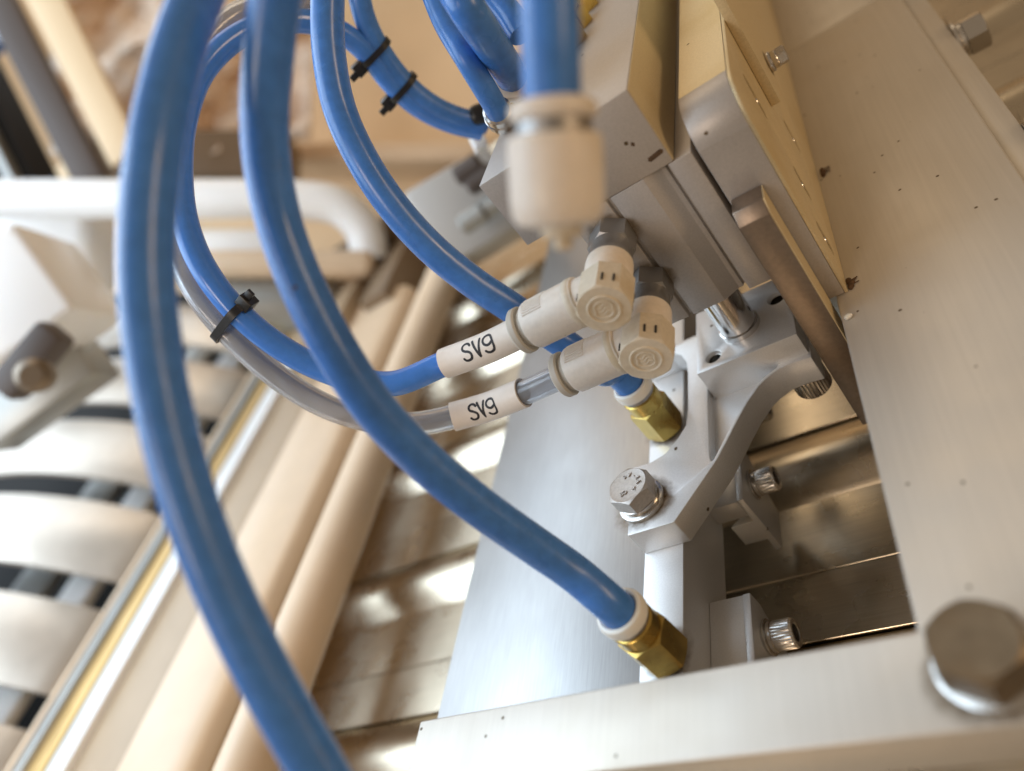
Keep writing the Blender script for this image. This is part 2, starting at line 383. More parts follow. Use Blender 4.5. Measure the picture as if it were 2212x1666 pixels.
tag(MB().box(68.1, 71, 121.5, 420, 66.2, 118).build('side_plate', ALUY, bevel=.2), 'thin yellowish plate overlapping the upper part of the slotted mounting plate', 'plate')
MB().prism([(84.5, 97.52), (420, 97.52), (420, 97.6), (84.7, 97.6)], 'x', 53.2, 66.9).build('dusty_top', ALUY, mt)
sb = thing('steel_strip', 'brown steel strip running down in front of the slotted mounting plate', 'strip', (58, 62, -19))
MB().prism([(62, -19), (62, 66), (64.5, 69.8), (71.8, 69.8), (71.8, -19)], 'x', 53.6, 62.2).build('strip_body', STEELB, sb, bevel=.3)
MB().prism([(62.3, -18.8), (62.3, 65.9), (64.6, 69.6), (71.6, 69.6), (71.6, -18.8)], 'x', 62.22, 62.5).build('yellow_side', ALUY, sb)  # yellow skin on the right side of the brown strip

# ================================================================ FITTINGS
def brass_fitting(label, x, y, z0, hexaf, group, dirt=True, rot=.25):
    t = thing('brass_fitting', label, 'fitting', (x, y, z0), group); o = (x, y, z0); d = (0, 0, 1)
    MB().lathe([(5.4, 0), (5.6, .1), (5.6, .9), (5.2, 1.0)], o, d, 40).build('sealing_ring', BLACKP, t)
    MB().hexnut(hexaf, 1.0, 14.2, o, d, rot, low=True).build('hex_body', BRASS, t, smooth=28)
    MB().lathe([(6.0, 14.15), (6.4, 14.3), (6.5, 19.0), (6.1, 19.4), (5.8, 19.5)], o, d, 48).build('round_neck', BRASS, t)
    MB().lathe([(5.7, 19.4), (5.9, 19.6), (5.9, 21.2), (5.6, 21.3)], o, d, 40).build('steel_ring', NICK, t)
    MB().lathe([(5.1, 21.0), (6.4, 21.1), (6.9, 21.6), (7.0, 24.0), (6.6, 24.9), (5.8, 25.2), (5.15, 24.8), (5.1, 21.4)], o, d, 48, cap=False).build('release_collar', COLLAR, t)
    grime_ring(o, d, 5.5, 9.6, t)
    return t
FG = None
brass_fitting('brass fitting with white collar in the rounded notch of the bracket', -6.5, 71.7, 0, 13, FG)
brass_fitting('brass fitting with white collar at the lower end of the clamp bar', -4.9, -15.6, 0, 13.2, FG, rot=.1)

def elbow(label, x, z, yb):
    t = thing('elbow_fitting', label, 'fitting', (x, yb, z)); o = Vector((x, yb, z)); d = Vector((0, -1, 0))
    grime_ring(o, d, 5.6, 9.0, t)
    MB().hexnut(12, 0.05, 8.2, o, d, .2).build('hex_base', NICK, t, smooth=28)
    MB().lathe([(6.0, 8.1), (6.2, 8.3), (6.2, 12.5), (6.4, 12.8), (6.4, 15.2), (6.0, 15.4)], o, d, 48).build('swivel_ring', NICK, t)
    bd = MB().lathe([(6.3, 15.2), (6.7, 15.6), (6.8, 24.0), (6.5, 24.6), (6.2, 24.8)], o, d, 48).build('elbow_body', WHITEP, t)
    cp = MB().hexnut(14.4, 24.4, 35.6, o, d, .1, sides=8, drop=.8).build('octagon_cap', WHITED, t, smooth=28)
    # ring and raised wave emblem on the cap
    m = MB(); ring = []
    for k in range(41): a = 2*math.pi*k/40; ring.append(o+d*35.6+Vector((math.cos(a)*4.2, 0, math.sin(a)*4.2)))
    m.sweep(ring, .42, 8)
    for r_ in (2.6,):
        rg = [o+d*35.6+Vector((math.cos(a)*r_*(1+.12*math.sin(4*a)), 0, math.sin(a)*r_)) for a in [2*math.pi*k/40 for k in range(41)]]
        m.sweep(rg, .28, 6)
    for s_ in (-1, 0, 1):
        m.sweep([o+d*35.6+Vector((xx, 0, s_*1.1+.35*math.sin(xx*2.2))) for xx in [-1.6+.2*k for k in range(17)]], .22, 6)
    m.build('emblem', WHITED, cp)
    for a in (.9, 2.3, 4.4, 5.6):                   # slits in the cap rim
        c = o+d*31.2+Vector((math.cos(a)*7.15, 0, math.sin(a)*7.15))
        u = Vector((-math.sin(a), 0, math.cos(a)))
        for q in (-1.5, 1.5):
            cc = c+u*q; rr = Vector((math.cos(a), 0, math.sin(a)))
            vv = [cc+u*i*.28+d*j*1.5+rr*k for i in (-1, 1) for j in (-1, 1) for k in (-.5, .32)]
            MB().add(vv, [(0, 1, 3, 2), (4, 6, 7, 5), (0, 4, 5, 1), (2, 3, 7, 6), (0, 2, 6, 4), (1, 5, 7, 3)]).build('rim_slit', BLACKP, cp)
    ob = o+d*26.0; dx = Vector((-1, 0, 0))
    brn = MB().lathe([(6.0, 2), (6.3, 7.6), (6.9, 7.8), (7.05, 8.1), (7.05, 9.9), (6.9, 10.2), (7.0, 10.3), (7.0, 24.6), (6.7, 25.2), (5.4, 25.3)], ob, dx, 56).build('branch', WHITEP, t)
    MB().lathe([(7.03, 8.2), (7.22, 8.5), (7.22, 10.0), (7.03, 10.3)], ob, dx, 56, cap=False).build('stop_ring', WHITED, brn)
    m = MB()
    for k in range(11):                              # grip ribs at the upper rim
        a = math.radians(50+k*7.0); c = ob+dx*20.5+Vector((0, math.cos(a)*7.0, math.sin(a)*7.0))
        m.sweep([c-dx*3.2, c+dx*3.2], .24, 6)
    m.build('grip_ribs', WHITEP, brn)
    MB().lathe([(5.3, 25.2), (5.8, 25.3), (5.8, 27.2), (5.3, 27.3)], ob, dx, 48).build('dark_gap', GREYC, t)
    MB().lathe([(4.1, 27), (6.6, 27.1), (7.0, 27.6), (7.0, 29.2), (6.5, 29.8), (4.4, 29.9), (4.1, 29.4)], ob, dx, 56, cap=False).build('release_collar', GREYC, t)
    return ob
E1 = elbow('upper cream elbow fitting screwed into the cylinder, feeding the labelled blue tube', 20.3, 77.2, 72)
E2 = elbow('lower cream elbow fitting screwed into the cylinder, feeding the labelled clear tube', 20.8, 57.3, 72)

# ================================================================ TUBES
def tube(label, pts, r, m, name='air_tube', seg=32, sub=10, clear=False):
    path = spline(pts, sub); o0 = path[0]
    t = thing(name, label, 'tube', o0)
    if clear:
        n = len(path); mb = MB().sweep(path, r, seg); mb.f = mb.f[:-2]; k0 = len(mb.v)
        mb2 = MB().sweep(path, r*.66, seg); mb2.f = [q[::-1] for q in mb2.f[:-2]]
        mb.add(mb2.v, mb2.f)
        for base_ in (0, (n-1)*seg):
            mb.f += [(base_+k, base_+(k+1) % seg, k0+base_+(k+1) % seg, k0+base_+k) for k in range(seg)]
        mb.build('wall', m, t, smooth=60)
    else: MB().sweep(path, r, seg).build('wall', m, t, smooth=60)
    return t, path

# thick front tube
tube('thickest blue tube in front, curving from the top left down to the bottom edge',
     [at(452, -70, 154), at(415, 20, 149), at(372, 150, 144), at(335, 320, 139), at(318, 480, 137), at(318, 620, 136), at(335, 780, 136), at(372, 960, 136), at(432, 1150, 136), at(512, 1340, 137), at(610, 1530, 138), at(690, 1670, 139), at(750, 1780, 140)], 5, BLUE)
# tube to lower brass fitting
f2 = Vector((-4.9, -15.6, 0))
tube('blue tube looping down to the brass fitting at the bottom of the clamp bar',
     [at(612, -80, 141), at(594, 0, 145), at(581, 110, 150), at(572, 230, 155), at(577, 350, 159), at(603, 480, 162), at(650, 610, 164), at(716, 740, 166), at(800, 870, 170), at(905, 985, 176), at(1030, 1090, 184), at(1160, 1182, 191.5), at(1240, 1238, 194), f2+Vector((-.5, .3, 29)), f2+Vector((0, 0, 17))], 5, BLUE)
# tube to upper brass fitting
f1 = Vector((-6.5, 71.7, 0))
tube('blue tube passing behind the elbow fittings into the notched bracket',
     [at(712, -70, 224), at(708, 0, 224), at(710, 110, 224), at(732, 230, 225), at(780, 340, 226), at(845, 440, 228), at(925, 530, 231), at(1015, 605, 235), at(1110, 668, 239), at(1215, 740, 243), at(1300, 800, 244), f1+Vector((-1.4, 0, 33)), f1+Vector((0, 0, 23)), f1+Vector((0, 0, 17))], 5, BLUE)
# labelled blue tube
s1 = E1+Vector((-27, 0, 0)); s2 = E2+Vector((-27, 0, 0))
t4, p4 = tube('glossy blue tube with white SV9 label, tied to the clear tube',
     [E1+Vector((-20, 0, 0)), s1, E1+Vector((-42, 0, .2)), E1+Vector((-58, .3, 1.8)), at(850, 829, 233), at(760, 818, 234), at(670, 786, 234), at(580, 732, 232), at(500, 660, 230), at(435, 570, 229), at(398, 470, 230), at(388, 360, 233), at(400, 250, 238), at(440, 150, 244), at(510, 82, 250), at(590, 50, 256), at(670, 48, 262), at(740, 72, 268), at(795, 118, 274), at(845, 180, 281), at(905, 232, 288), at(970, 264, 294), at(1040, 282, 298)], 4.0, BLUEL)
t5, p5 = tube('clear grey tube with white SV9 label under the glossy blue one',
     [E2+Vector((-20, 0, 0)), s2, E2+Vector((-44, 0, 0)), E2+Vector((-62, .3, 1.0)), at(890, 917, 243), at(800, 908, 243), at(700, 876, 242), at(600, 815, 240), at(510, 735, 236), at(430, 640, 235), at(385, 545, 235), at(365, 430, 237), at(368, 310, 241), at(395, 190, 247), at(445, 95, 253), at(515, 30, 258), at(600, 10, 262), at(690, -10, 264), at(740, -60, 266)], 4.0, CLEAR, clear=True)
def nearest(path, u, v):
    best = None
    for i, p in enumerate(path):
        q = RR @ (p-CAM); a = (q.x/q.z*F+CX-u)**2+(q.y/q.z*F+CY-v)**2
        if best is None or a < best[0]: best = (a, i)
    return best[1]
# printed sleeves
def text_mesh(body, size):
    cu = bpy.data.curves.new('t', 'FONT'); cu.body = body; cu.size = size; cu.align_x = 'CENTER'; cu.align_y = 'CENTER'; cu.offset = size*.012; cu.resolution_u = 3
    ob = bpy.data.objects.new('t', cu); C.objects.link(ob); dg = bpy.context.evaluated_depsgraph_get(); dg.update()
    me = bpy.data.meshes.new_from_object(ob.evaluated_get(dg)); bm = bmesh.new(); bm.from_mesh(me)
    bmesh.ops.triangulate(bm, faces=bm.faces); 
    for _ in range(2): bmesh.ops.subdivide_edges(bm, edges=[e for e in bm.edges if e.calc_length() > size*.12], cuts=1)
    bmesh.ops.triangulate(bm, faces=bm.faces)
    v = [p.co.copy() for p in bm.verts]; bm.verts.index_update(); f = [[q.index for q in fc.verts] for fc in bm.faces]
    bm.free(); bpy.data.objects.remove(ob); bpy.data.meshes.remove(me); return v, f
def strokes():                                # plotter lettering S V 9, drawn as pen strokes
    L_ = [[(3.0, 4.3), (2.5, 4.95), (1.6, 5.2), (.7, 4.95), (.2, 4.2), (.35, 3.4), (1.1, 2.9), (2.2, 2.5), (2.9, 1.9), (3.0, 1.0), (2.5, .25), (1.6, 0), (.6, .15), (.1, .8)],
          [(4.0, 5.2), (4.8, 2.6), (5.55, 0)], [(5.55, 0), (6.1, 2.6), (6.75, 5.2)],
          [(10.9, 2.9), (9.9, 2.35), (8.7, 2.4), (7.95, 3.2), (7.95, 4.2), (8.7, 5.0), (9.8, 5.2), (10.75, 4.8), (11.1, 3.8), (11.15, 2.4), (11.1, 1.3), (10.6, .35), (9.6, 0), (8.5, .15), (7.9, .8)]]
    v = []; f = []
    for pl_ in L_:
        q = spline([(x-5.6, y-2.6, 0) for x, y in pl_], 5); n = len(v); w_ = .40
        for i, p in enumerate(q):
            d = (q[min(i+1, len(q)-1)]-q[max(i-1, 0)]).normalized(); o = Vector((-d.y, d.x, 0))*w_
            v += [p+o, p-o]
        f += [[n+2*i, n+2*i+1, n+2*i+3, n+2*i+2] for i in range(len(q)-1)]
        for p, sg in ((q[0], 1), (q[-1], -1)):          # rounded pen ends
            n = len(v); v += [p+Vector((math.cos(a)*w_, math.sin(a)*w_, 0)) for a in [2*math.pi*k/12 for k in range(12)]]; f.append(list(range(n, n+12)))
    return v, f
def sleeve(par, path, ua, ub, turn, off):
    i0, i1 = nearest(path, *ua), nearest(path, *ub)
    seg_ = path[i0:i1+1]; R_ = 4.75
    sl = MB().sweep(seg_, R_, 48)
    sl.f = sl.f[:-2]; n_ = len(seg_)
    for e_, q in ((0, seg_[0]), (n_-1, seg_[-1])):          # turned-in ends
        k0 = len(sl.v); ring = [q+(sl.v[e_*48+k]-q)*.86 for k in range(48)]; sl.v += ring
        sl.f += [(e_*48+k, e_*48+(k+1) % 48, k0+(k+1) % 48, k0+k) for k in range(48)]
    sl = sl.build('label_sleeve', SLEEVE, par)
    v, f = strokes()
    cum = [0.0]
    for i in range(1, n_): cum.append(cum[-1]+(seg_[i]-seg_[i-1]).length)
    mid = cum[-1]*off; out = []
    for p in v:
        t = min(max(mid-p.x*1.0, 0), cum[-1]-1e-4); i = max(j for j in range(n_-1) if cum[j] <= t)
        c = seg_[i].lerp(seg_[i+1], (t-cum[i])/(cum[i+1]-cum[i])); d = (seg_[i]-seg_[i+1]).normalized()   # towards the fitting
        view = (CAM0-c); view = (view-d*view.dot(d)).normalized(); side = view.cross(d).normalized()
        ang = turn+p.y/R_
        out.append(c+(view*math.cos(ang)+side*math.sin(ang))*(R_+.04))
    MB().add(out, f).build('lettering', INK, sl)
CAM0 = Vector((95, -120, 170))
sleeve(t4, p4, (1142, 734), (970, 799), .22, .47)
sleeve(t5, p5, (1136, 853), (972, 904), -.05, .53)

# tube hanging in front into the big white connector
tc = at(1194, 235, 127); bc = at(1207, 500, 131)
axis = (bc-tc).normalized()
wc = thing('push_in_connector', 'large cream push-in connector with dark groove hanging in front of the cylinder', 'connector', bc)
L0 = (bc-tc).length
MB().lathe([(5.1, -1.0), (6.6, -1.2), (7.5, -.4), (7.6, .9), (7.0, 1.9), (6.2, 2.1)], tc, axis, 64, cap=False).build('release_collar', WHITEP, wc)
MB().lathe([(5.0, .5), (6.5, 2.0), (6.6, 5.2), (5.0, 5.4)], tc, axis, 48).build('metal_groove', NICK, wc)
MB().lathe([(6.6, 4.6), (7.6, 4.5), (8.1, 5.0), (8.2, 6.5), (8.2, 15.0), (7.9, 17.5), (7.0, 19.0), (4.8, 19.6), (3.6, 19.8), (0.01, 19.8)], tc, axis, 64, cap=False).build('body', WHITEP, wc)
MB().lathe([(3.8, 19.7), (3.6, 21.2), (1.7, 21.3), (1.6, 23.2), (1.3, 23.5)], tc+RIGHT*.6, axis, 32).build('nipple', WHITED, wc)
tube('wide blue tube dropping straight into the large cream connector', [at(1184, -90, 122), at(1186, 0, 123.5), at(1189, 110, 125), at(1193, 225, 127), tc+axis*3], 5, BLUE)

# fittings on the flange top
def top_fitting(label, x, y, z, d, dims):
    t = thing('top_fitting', label, 'fitting', (x, y, z)); o = (x, y, z)
    return t, o
bfp = on('Z', 111.6, 1128, 205); d6 = (at(1062, 85, 205)-bfp).normalized()
bf = thing('brass_connector', 'brass connector with wide cream collar behind the hanging connector', 'fitting', bfp)
MB().hexnut(13, 0, 13, bfp, d6, .3).build('hex_body', BRASS, bf, smooth=28)
MB().lathe([(5.6, 13), (5.8, 13.2), (5.8, 17), (5.5, 17.2)], bfp, d6, 40).build('metal_groove', NICK, bf)
MB().lathe([(5.1, 17), (7.0, 17.1), (7.4, 17.8), (7.4, 20.5), (6.9, 21.3), (5.1, 21.3)], bfp, d6, 48, cap=False).build('release_collar', WHITEP, bf)
tube('blue tube running up from the brass connector behind the hanging one', [bfp+d6*16, bfp+d6*24, at(1010, 20, 200), at(960, -60, 205)], 5, BLUE)
tube('blue tube crossing the top edge next to the cream collar', [at(1010, -60, 230), at(1060, -15, 226), at(1100, 30, 222), at(1128, 75, 220)], 4, BLUE)
gp = on('Z', 111.6, 1090, 275); dg_ = (at(1055, 195, 217)-gp).normalized()
gf = thing('ribbed_fitting', 'small ribbed grey metal fitting on the corner of the cylinder flange', 'fitting', gp)
MB().lathe([(2.6, 0), (3.2, .2), (3.2, 1.6), (2.4, 1.9), (2.4, 2.8), (3.6, 3.1), (3.6, 4.4), (2.9, 4.7), (2.9, 5.3), (4.6, 5.7), (4.9, 8.8), (4.5, 9.2), (4.7, 9.6), (4.6, 12.2), (3.9, 12.8)], gp, dg_, 44).build('ribbed_body', STEEL, gf, smooth=25)
tube('thin blue tube slanting from the top edge into the ribbed grey fitting', [gp+dg_*9, gp+dg_*14, at(1010, 130, 219), at(962, 50, 222), at(925, -40, 225)], 3.6, BLUE)
# second tube of the tied pair at the back
tube('dark blue tube bound to another with two black ties at the back',
     [at(772, -60, 262), at(778, 0, 266), at(792, 50, 270), at(822, 110, 275), at(868, 172, 281), at(925, 222, 287), at(985, 252, 293), at(1050, 268, 298)], 4.0, BLUE)

# --- brass nuts row on the flange edge
for i, (u, v, n) in enumerate(((1285, -18, 'topmost'), (1268, 22, 'second'), (1251, 62, 'third'), (1238, 100, 'lowest'))):
    p = on('Z', 111.6, u, v)
    bn = thing('brass_nut', n+' of the bright brass nuts in the row right of the wide blue tube', 'nut', p, 'brass nuts on the cylinder flange')
    MB().hexnut(10, 0.02, 6.5, p, (0, 0, 1), .4*i).build('hex_body', BRASS, bn, smooth=28)
    MB().lathe([(3.9, 6.4), (4.1, 6.6), (4.1, 10.2), (3.6, 10.6)], p, (0, 0, 1), 28).build('thread_stub', BRASS, bn)

# --- cable ties
def make_tie(label, pa, pb, u, v, width=2.6):
    i = nearest(pa, u, v); a = pa[i]; d = (pa[i+1]-pa[i-1]).normalized()
    b = min(pb, key=lambda q: (q-a).length); b = b-d*(b-a).dot(d)
    t = thing('cable_tie', label, 'cable tie', a)
    ax = (b-a).normalized(); up = d.cross(ax).normalized(); L = (b-a).length; r = 4.35
    loop = []
    for k in range(17): an = math.pi/2+math.pi*k/16; loop.append(a+ax*math.cos(an)*r+up*math.sin(an)*r)
    for k in range(17): an = -math.pi/2+math.pi*k/16; loop.append(b+ax*math.cos(an)*r+up*math.sin(an)*r)
    loop.append(loop[0].copy()); n = len(loop); v_ = []; f_ = []
    cen = (a+b)/2
    for q in loop:
        out = (q-cen).normalized()
        for dd, oo in ((-1, 0), (1, 0), (1, 1), (-1, 1)): v_.append(q+d*dd*width/2+out*oo*.9)
    for k in range(n-1):
        for j in range(4): f_.append((k*4+j, k*4+(j+1) % 4, (k+1)*4+(j+1) % 4, (k+1)*4+j))
    MB().add(v_, f_).build('strap', BLACKP, t)
    h = a-ax*(r+1.6)
    m = MB(); hx = [h+ax*i_*2.0+d*j_*2.4+up*k_*2.3 for i_ in (-1, 1) for j_ in (-1, 1) for k_ in (-1, 1)]
    m.add(hx, [(0, 1, 3, 2), (4, 6, 7, 5), (0, 4, 5, 1), (2, 3, 7, 6), (0, 2, 6, 4), (1, 5, 7, 3)]); m.build('tie_head', BLACKP, t, bevel=.4)
    s0 = h-ax*1.5+up*.8
    m = MB(); hx = [s0-ax*(i_*1.8+1.6)+d*(j_*1.2+.5)+up*k_*.6 for i_ in (-1, 1) for j_ in (-1, 1) for k_ in (-1, 1)]
    m.add(hx, [(0, 1, 3, 2), (4, 6, 7, 5), (0, 4, 5, 1), (2, 3, 7, 6), (0, 2, 6, 4), (1, 5, 7, 3)]); m.build('cut_tail', BLACKP, t, bevel=.2)
    return t
make_tie('black cable tie joining the glossy blue and clear labelled tubes', p4, p5, 512, 675)
pb7 = spline([at(772, -60, 262), at(778, 0, 266), at(792, 50, 270), at(822, 110, 275), at(868, 172, 281), at(925, 222, 287), at(985, 252, 293), at(1050, 268, 298)], 10)
make_tie('upper black cable tie on the blurred pair of blue tubes at the back', p4, pb7, 798, 122, 2.2)
make_tie('lower black cable tie on the blurred pair of blue tubes at the back', p4, pb7, 862, 196, 2.2)

# ================================================================ SCREWS AND BOLTS
def hex_bolt(label, org, d, af, h, rot=0.0, wr=None, marks=False, mt_=None):
    t = thing('hex_bolt', label, 'bolt', org); o = Vector(org); d = Vector(d).normalized(); m_ = mt_ or STEEL
    wr = wr or af*.62
    MB().lathe([(wr*.55, .02), (wr*.97, .02), (wr, .2), (wr, 1.3), (wr*.96, 1.5), (wr*.55, 1.5)], o, d, 48).build('flat_washer', m_, t)
    MB().lathe([(wr*.5, 1.55), (wr*.82, 1.55), (wr*.85, 1.75), (wr*.85, 3.2), (wr*.8, 3.4), (wr*.5, 3.4)], o, d, 48).build('spring_washer', m_, t)
    BOLTM = mat('matte_stainless', (.46, .42, .38), .85, .46, bump=.12, bscale=1800, grain=.10, gscale=1200, stain=.35, stcol=(.30, .21, .12), stscale=110) if marks else m_
    hd = MB().hexnut(af, 3.45, 3.45+h, o, d, rot, inner=af*.42).build('head', BOLTM, t, smooth=28)
    grime_ring(o, d, wr*.95, wr*1.55, t)
    if marks:
        top = o+d*(3.45+h-.12); a = Vector((0, 1, 0)); b = d.cross(a)
        ux = Vector((-1, 0, 0)); uy = Vector((0, -1, 0))
        def put(body, cx_, cy_, size, ang):
            v, f = text_mesh(body, size); ca, sa = math.cos(ang), math.sin(ang)
            mb = MB(); lo = []; 
            for z_ in (0, .34):
                lo += [top+ux*(cx_+p.x*ca-p.y*sa)+uy*(cy_+p.x*sa+p.y*ca)+d*z_ for p in v]
            n = len(v); mb.add(lo, [q for q in f]+[[i+n for i in q] for q in f])
            ed = {}
            for q in f:
                for i in range(3): e = (q[i], q[(i+1) % 3]); ed[e] = 1
            mb.f += [(i, j, j+n, i+n) for i, j in ed if (j, i) not in ed]
            mb.build('embossed_mark', BOLTM, hd)
        for k, ch in enumerate('A2-70'):
            an = math.radians(-10+ (k-2)*27-25); R_ = 3.9
            put(ch, R_*math.sin(an)*1, -R_*math.cos(an), 2.1, an+math.pi)
        put('CE', 1.2, 2.6, 2.1, .3); put('Y', -2.6, 2.0, 1.8, -.4)
    return t
hex_bolt('stainless hex bolt with raised grade marks holding the bracket to the clamp bar', (-8.4, 31.6, 10.55), (0, 0, 1), 13.0, 5.6, .35, marks=True)
hex_bolt('small hex bolt on the thin plate at the top of the mounting plate', (71.05, 141.7, 71.5), (1, 0, 0), 5.2, 2.6, .2, wr=3.4)
hex_bolt('hex bolt at the right edge beside the ribbed bright metal', (125.7, 205.0, 15), (1, 0, 0), 13, 7, .5)
hex_bolt('blurred hex bolt cut off by the right frame edge', (125.7, 116.0, 15), (1, 0, 0), 13, 7, .1)
hex_bolt('hex bolt partly out of frame on top of the mounting plate', (71.05, 120.5+28, 103), (1, 0, 0), 5.2, 2.6, .5, wr=3.4)
# big blurred button bolt in the corner
bb = on('Z', 25, 2138, 1436)
b = thing('corner_bolt', 'large out of focus rusty hex bolt in the lower right corner', 'bolt', bb)
MB().lathe([(4, .03), (8.8, .03), (9.2, .3), (9.2, 1.8), (8.8, 2.0), (4, 2.0)], bb, (0, 0, 1), 48).build('washer', STEEL, b)
RUSTY = mat('rusty_steel', (.19, .145, .095), .8, .5, stain=.8, stcol=(.13, .08, .04), stscale=90, grain=.15, gscale=200)
MB().hexnut(14.8, 2.05, 9.6, bb, (0, 0, 1), .3, inner=5.0, drop=1.2).build('head', RUSTY, b, smooth=28)
grime_ring(bb, (0, 0, 1), 8.8, 13, b)

# clamps on the side of the bar
def clamp(label, y0, y1, ys, fg):
    t = thing('side_clamp', label, 'clamp', (6, (y0+y1)/2, -40), fg)
    MB().box(0.05, 11.0, y0, y1, -24, -15.6).build('foot', ALU, t, bevel=.3)
    MB().prism([(y0, -45), (y0, -15.2), (y1, -15.2), (y1, -22), (y1-9, -45)], 'x', 11.02, 13.4).build('upright', ALU, t, bevel=.3)
    return t
clamp('lower pale angle clamp on the side of the clamp bar', -16, 8.6, 2.8, None)
clamp('upper pale angle clamp half hidden behind the bracket', 43.5, 68, 57, None)
cap_screw('knurled cap screw in the lower side clamp', (13.45, -.5, -25.5), (1, 0, 0), 4.4, 6.2, 2)
cap_screw('knurled cap screw in the upper side clamp below the bracket arm', (13.45, 56.3, -24.0), (1, 0, 0), 4.4, 6.2, 2)
cap_screw('cap screw mostly hidden behind the bracket arm', (13.45, 90, -24.0), (1, 0, 0), 4.4, 6.2, 2)
tag(MB().prism([(43.4, -38), (57, -38), (43.4, -27)], 'x', 3, 12.5).build('guide_finger', ALU, bevel=.2), 'small pointed metal finger under the upper side clamp', 'guide')

# dirt clumps on the plate
def clump(label, u, v, n, sz, z=25.0):
    mb = MB(); c = on('Z', z, u, v)
    rnd = random.Random(int(u))
    for k in range(n):
        p = c+Vector((rnd.uniform(-.25, .25)*sz, (k-n/2)*sz*.55, .25)); q = bmesh.new()
        bmesh.ops.create_icosphere(q, subdivisions=2, radius=1)
        sx, sy, sz_ = rnd.uniform(.35, .6)*sz, rnd.uniform(.5, .9)*sz, .45
        nv = []; q.verts.index_update()
        for vv in q.verts: nv.append(p+Vector((vv.co.x*sx*(1+rnd.uniform(-.25, .25)), vv.co.y*sy*(1+rnd.uniform(-.25, .25)), vv.co.z*sz_)))
        mb.add(nv, [[a.index for a in f.verts] for f in q.faces]); q.free()
    for k in range(3):
        a = rnd.uniform(-.6, .9); mb.sweep([c+Vector((0, (k-1)*sz*.5, .2)), c+Vector((math.cos(a)*sz*1.2, (k-1)*sz*.5+math.sin(a)*sz*.8, .2))], .16, 5)
    return tag(mb.build('dirt_clump', DIRT), label, 'dirt')
clump('upper dark dirt clump beside the slotted mounting plate', 1776, 372, 3, 2.4)
clump('lower dark dirt clump at the foot of the slotted mounting plate', 1838, 612, 4, 2.0)
tag(MB().lathe([(.1, 0), (.7, .3), (.8, 1.6), (.3, 2.4)], on('Z', 25.1, 1826, 693)+Vector((0, 0, .7)), (1, .35, 0), 10).build('white_chip', COLLAR), 'tiny white plastic chip at the edge of the opening', 'chip')

# ================================================================ BLURRED BACKGROUND ON THE LEFT
ZR = -5.0
def xr(u, v): return on('Z', ZR, u, v).x
yend = on('Z', ZR, 735, 688).y
xl, xm, xb = -318, -250, on('Z', -40, 478, 1664).x
g = thing('guide_rail', 'wide cream guide rail running along the conveyor, left of the thin rod', 'rail', ((xl+xm)/2, 100, -55))
xr1 = xb
MB().prism([(xl, -54.5), (xl, ZR-4), (xl+5, ZR), (xm-14, ZR), (xm-4, ZR-5), (xm, ZR-15), (xb, -40), (xb, -54.5)], 'y', -260, yend).build('rail_body', CREAM, g, bevel=3, bseg=4)
c2 = on('Z', -18, 686, 1283); r2 = 13.6
yt = on('Z', -18, 1020, 500).y
rd = thing('guide_rod', 'cream coated rod along the conveyor next to the brushed plate', 'rod', (c2.x, 100, -18))
MB().lathe([(r2, -260), (r2, yt)], (c2.x, 0, -18), (0, 1, 0), 40).build('rod_body', CREAM, rd)
# aluminium edge profile
e = [xr(u, 1664) for u in (15, 24, 43, 78, 92, 99, 135, 246)]
pf = thing('edge_profile', 'aluminium edge profile with a gold groove and white strip left of the rails', 'profile', (e[3], 100, -60))
Y0, Y1 = -260, on('Z', ZR, 560, 840).y+160
for nm, a, b_, zt, m_ in (('cream_lip', e[0], e[1], ZR+1.5, CREAM), ('grey_lip', e[1]+.1, e[2], ZR, GREYB), ('gold_strip', e[2]+.1, e[3], ZR-3, GOLD), ('dark_groove', e[3]+.1, e[4], ZR-9, BROWNP), ('steel_lip', e[4]+.1, e[5], ZR-1, GREYB), ('white_strip', e[5]+.1, e[6], ZR, WHITEB), ('tan_face', e[6]+.1, e[7], ZR-5, TAN)):
    MB().box(a, b_, Y0, Y1, -60, zt).build(nm, m_, pf, bevel=1.0)
# end frame at the top of the rails with the black opening
fr = thing('conveyor_end_stand', 'brown end frame with a black opening behind the cream rails', 'frame', (xl, yend+60, -60))
MB().box(e[6], xr1+30, yend+70, yend+85, -60, 25).build('back_wall', BROWNP, fr, bevel=1)
MB().box(e[6], e[7]+8, Y1-150, yend+70, -60, 8).build('side_wall', TAN, fr, bevel=1)
MB().box(xr1-10, xr1+18, yend-20, yend+69, -60, 4).build('end_cheek', BROWNP, fr, bevel=1)
# curved guard slats
gs = thing('slotted_guard', 'row of curved grey guard slats with dark gaps at the far left', 'guard', (e[0]-40, 100, -20))
gy = [on('Z', ZR, u, v).y for u, v in ((46, 1584), (200, 1330))]
pitch = gy[1]-gy[0]; wid = pitch*.73
S0 = Vector((e[0]-3, 0, ZR+1)); ch = Vector((-.87, 0, .49)); nn = Vector((.49, 0, .87)); LG = 230
def gp_(t, off=0.0): p = S0+ch*(LG*t)+nn*(20*4*t*(1-t)+off); return (p.x, p.z)
sec = [gp_(k/20) for k in range(21)]+[gp_(k/20, -5) for k in range(20, -1, -1)]
for k in range(-1, 6):
    y_ = gy[0]+pitch*k-wid
    MB().prism(sec, 'y', y_, y_+wid).build('guard_slat', SLATB, gs, bevel=.8)
def bar_(t, w_, off, th):
    p = S0+ch*(LG*t)+nn*off; q = p+ch*w_; return [(p.x, p.z), (q.x, q.z), (q.x-nn.x*th, q.z-nn.z*th), (p.x-nn.x*th, p.z-nn.z*th)]
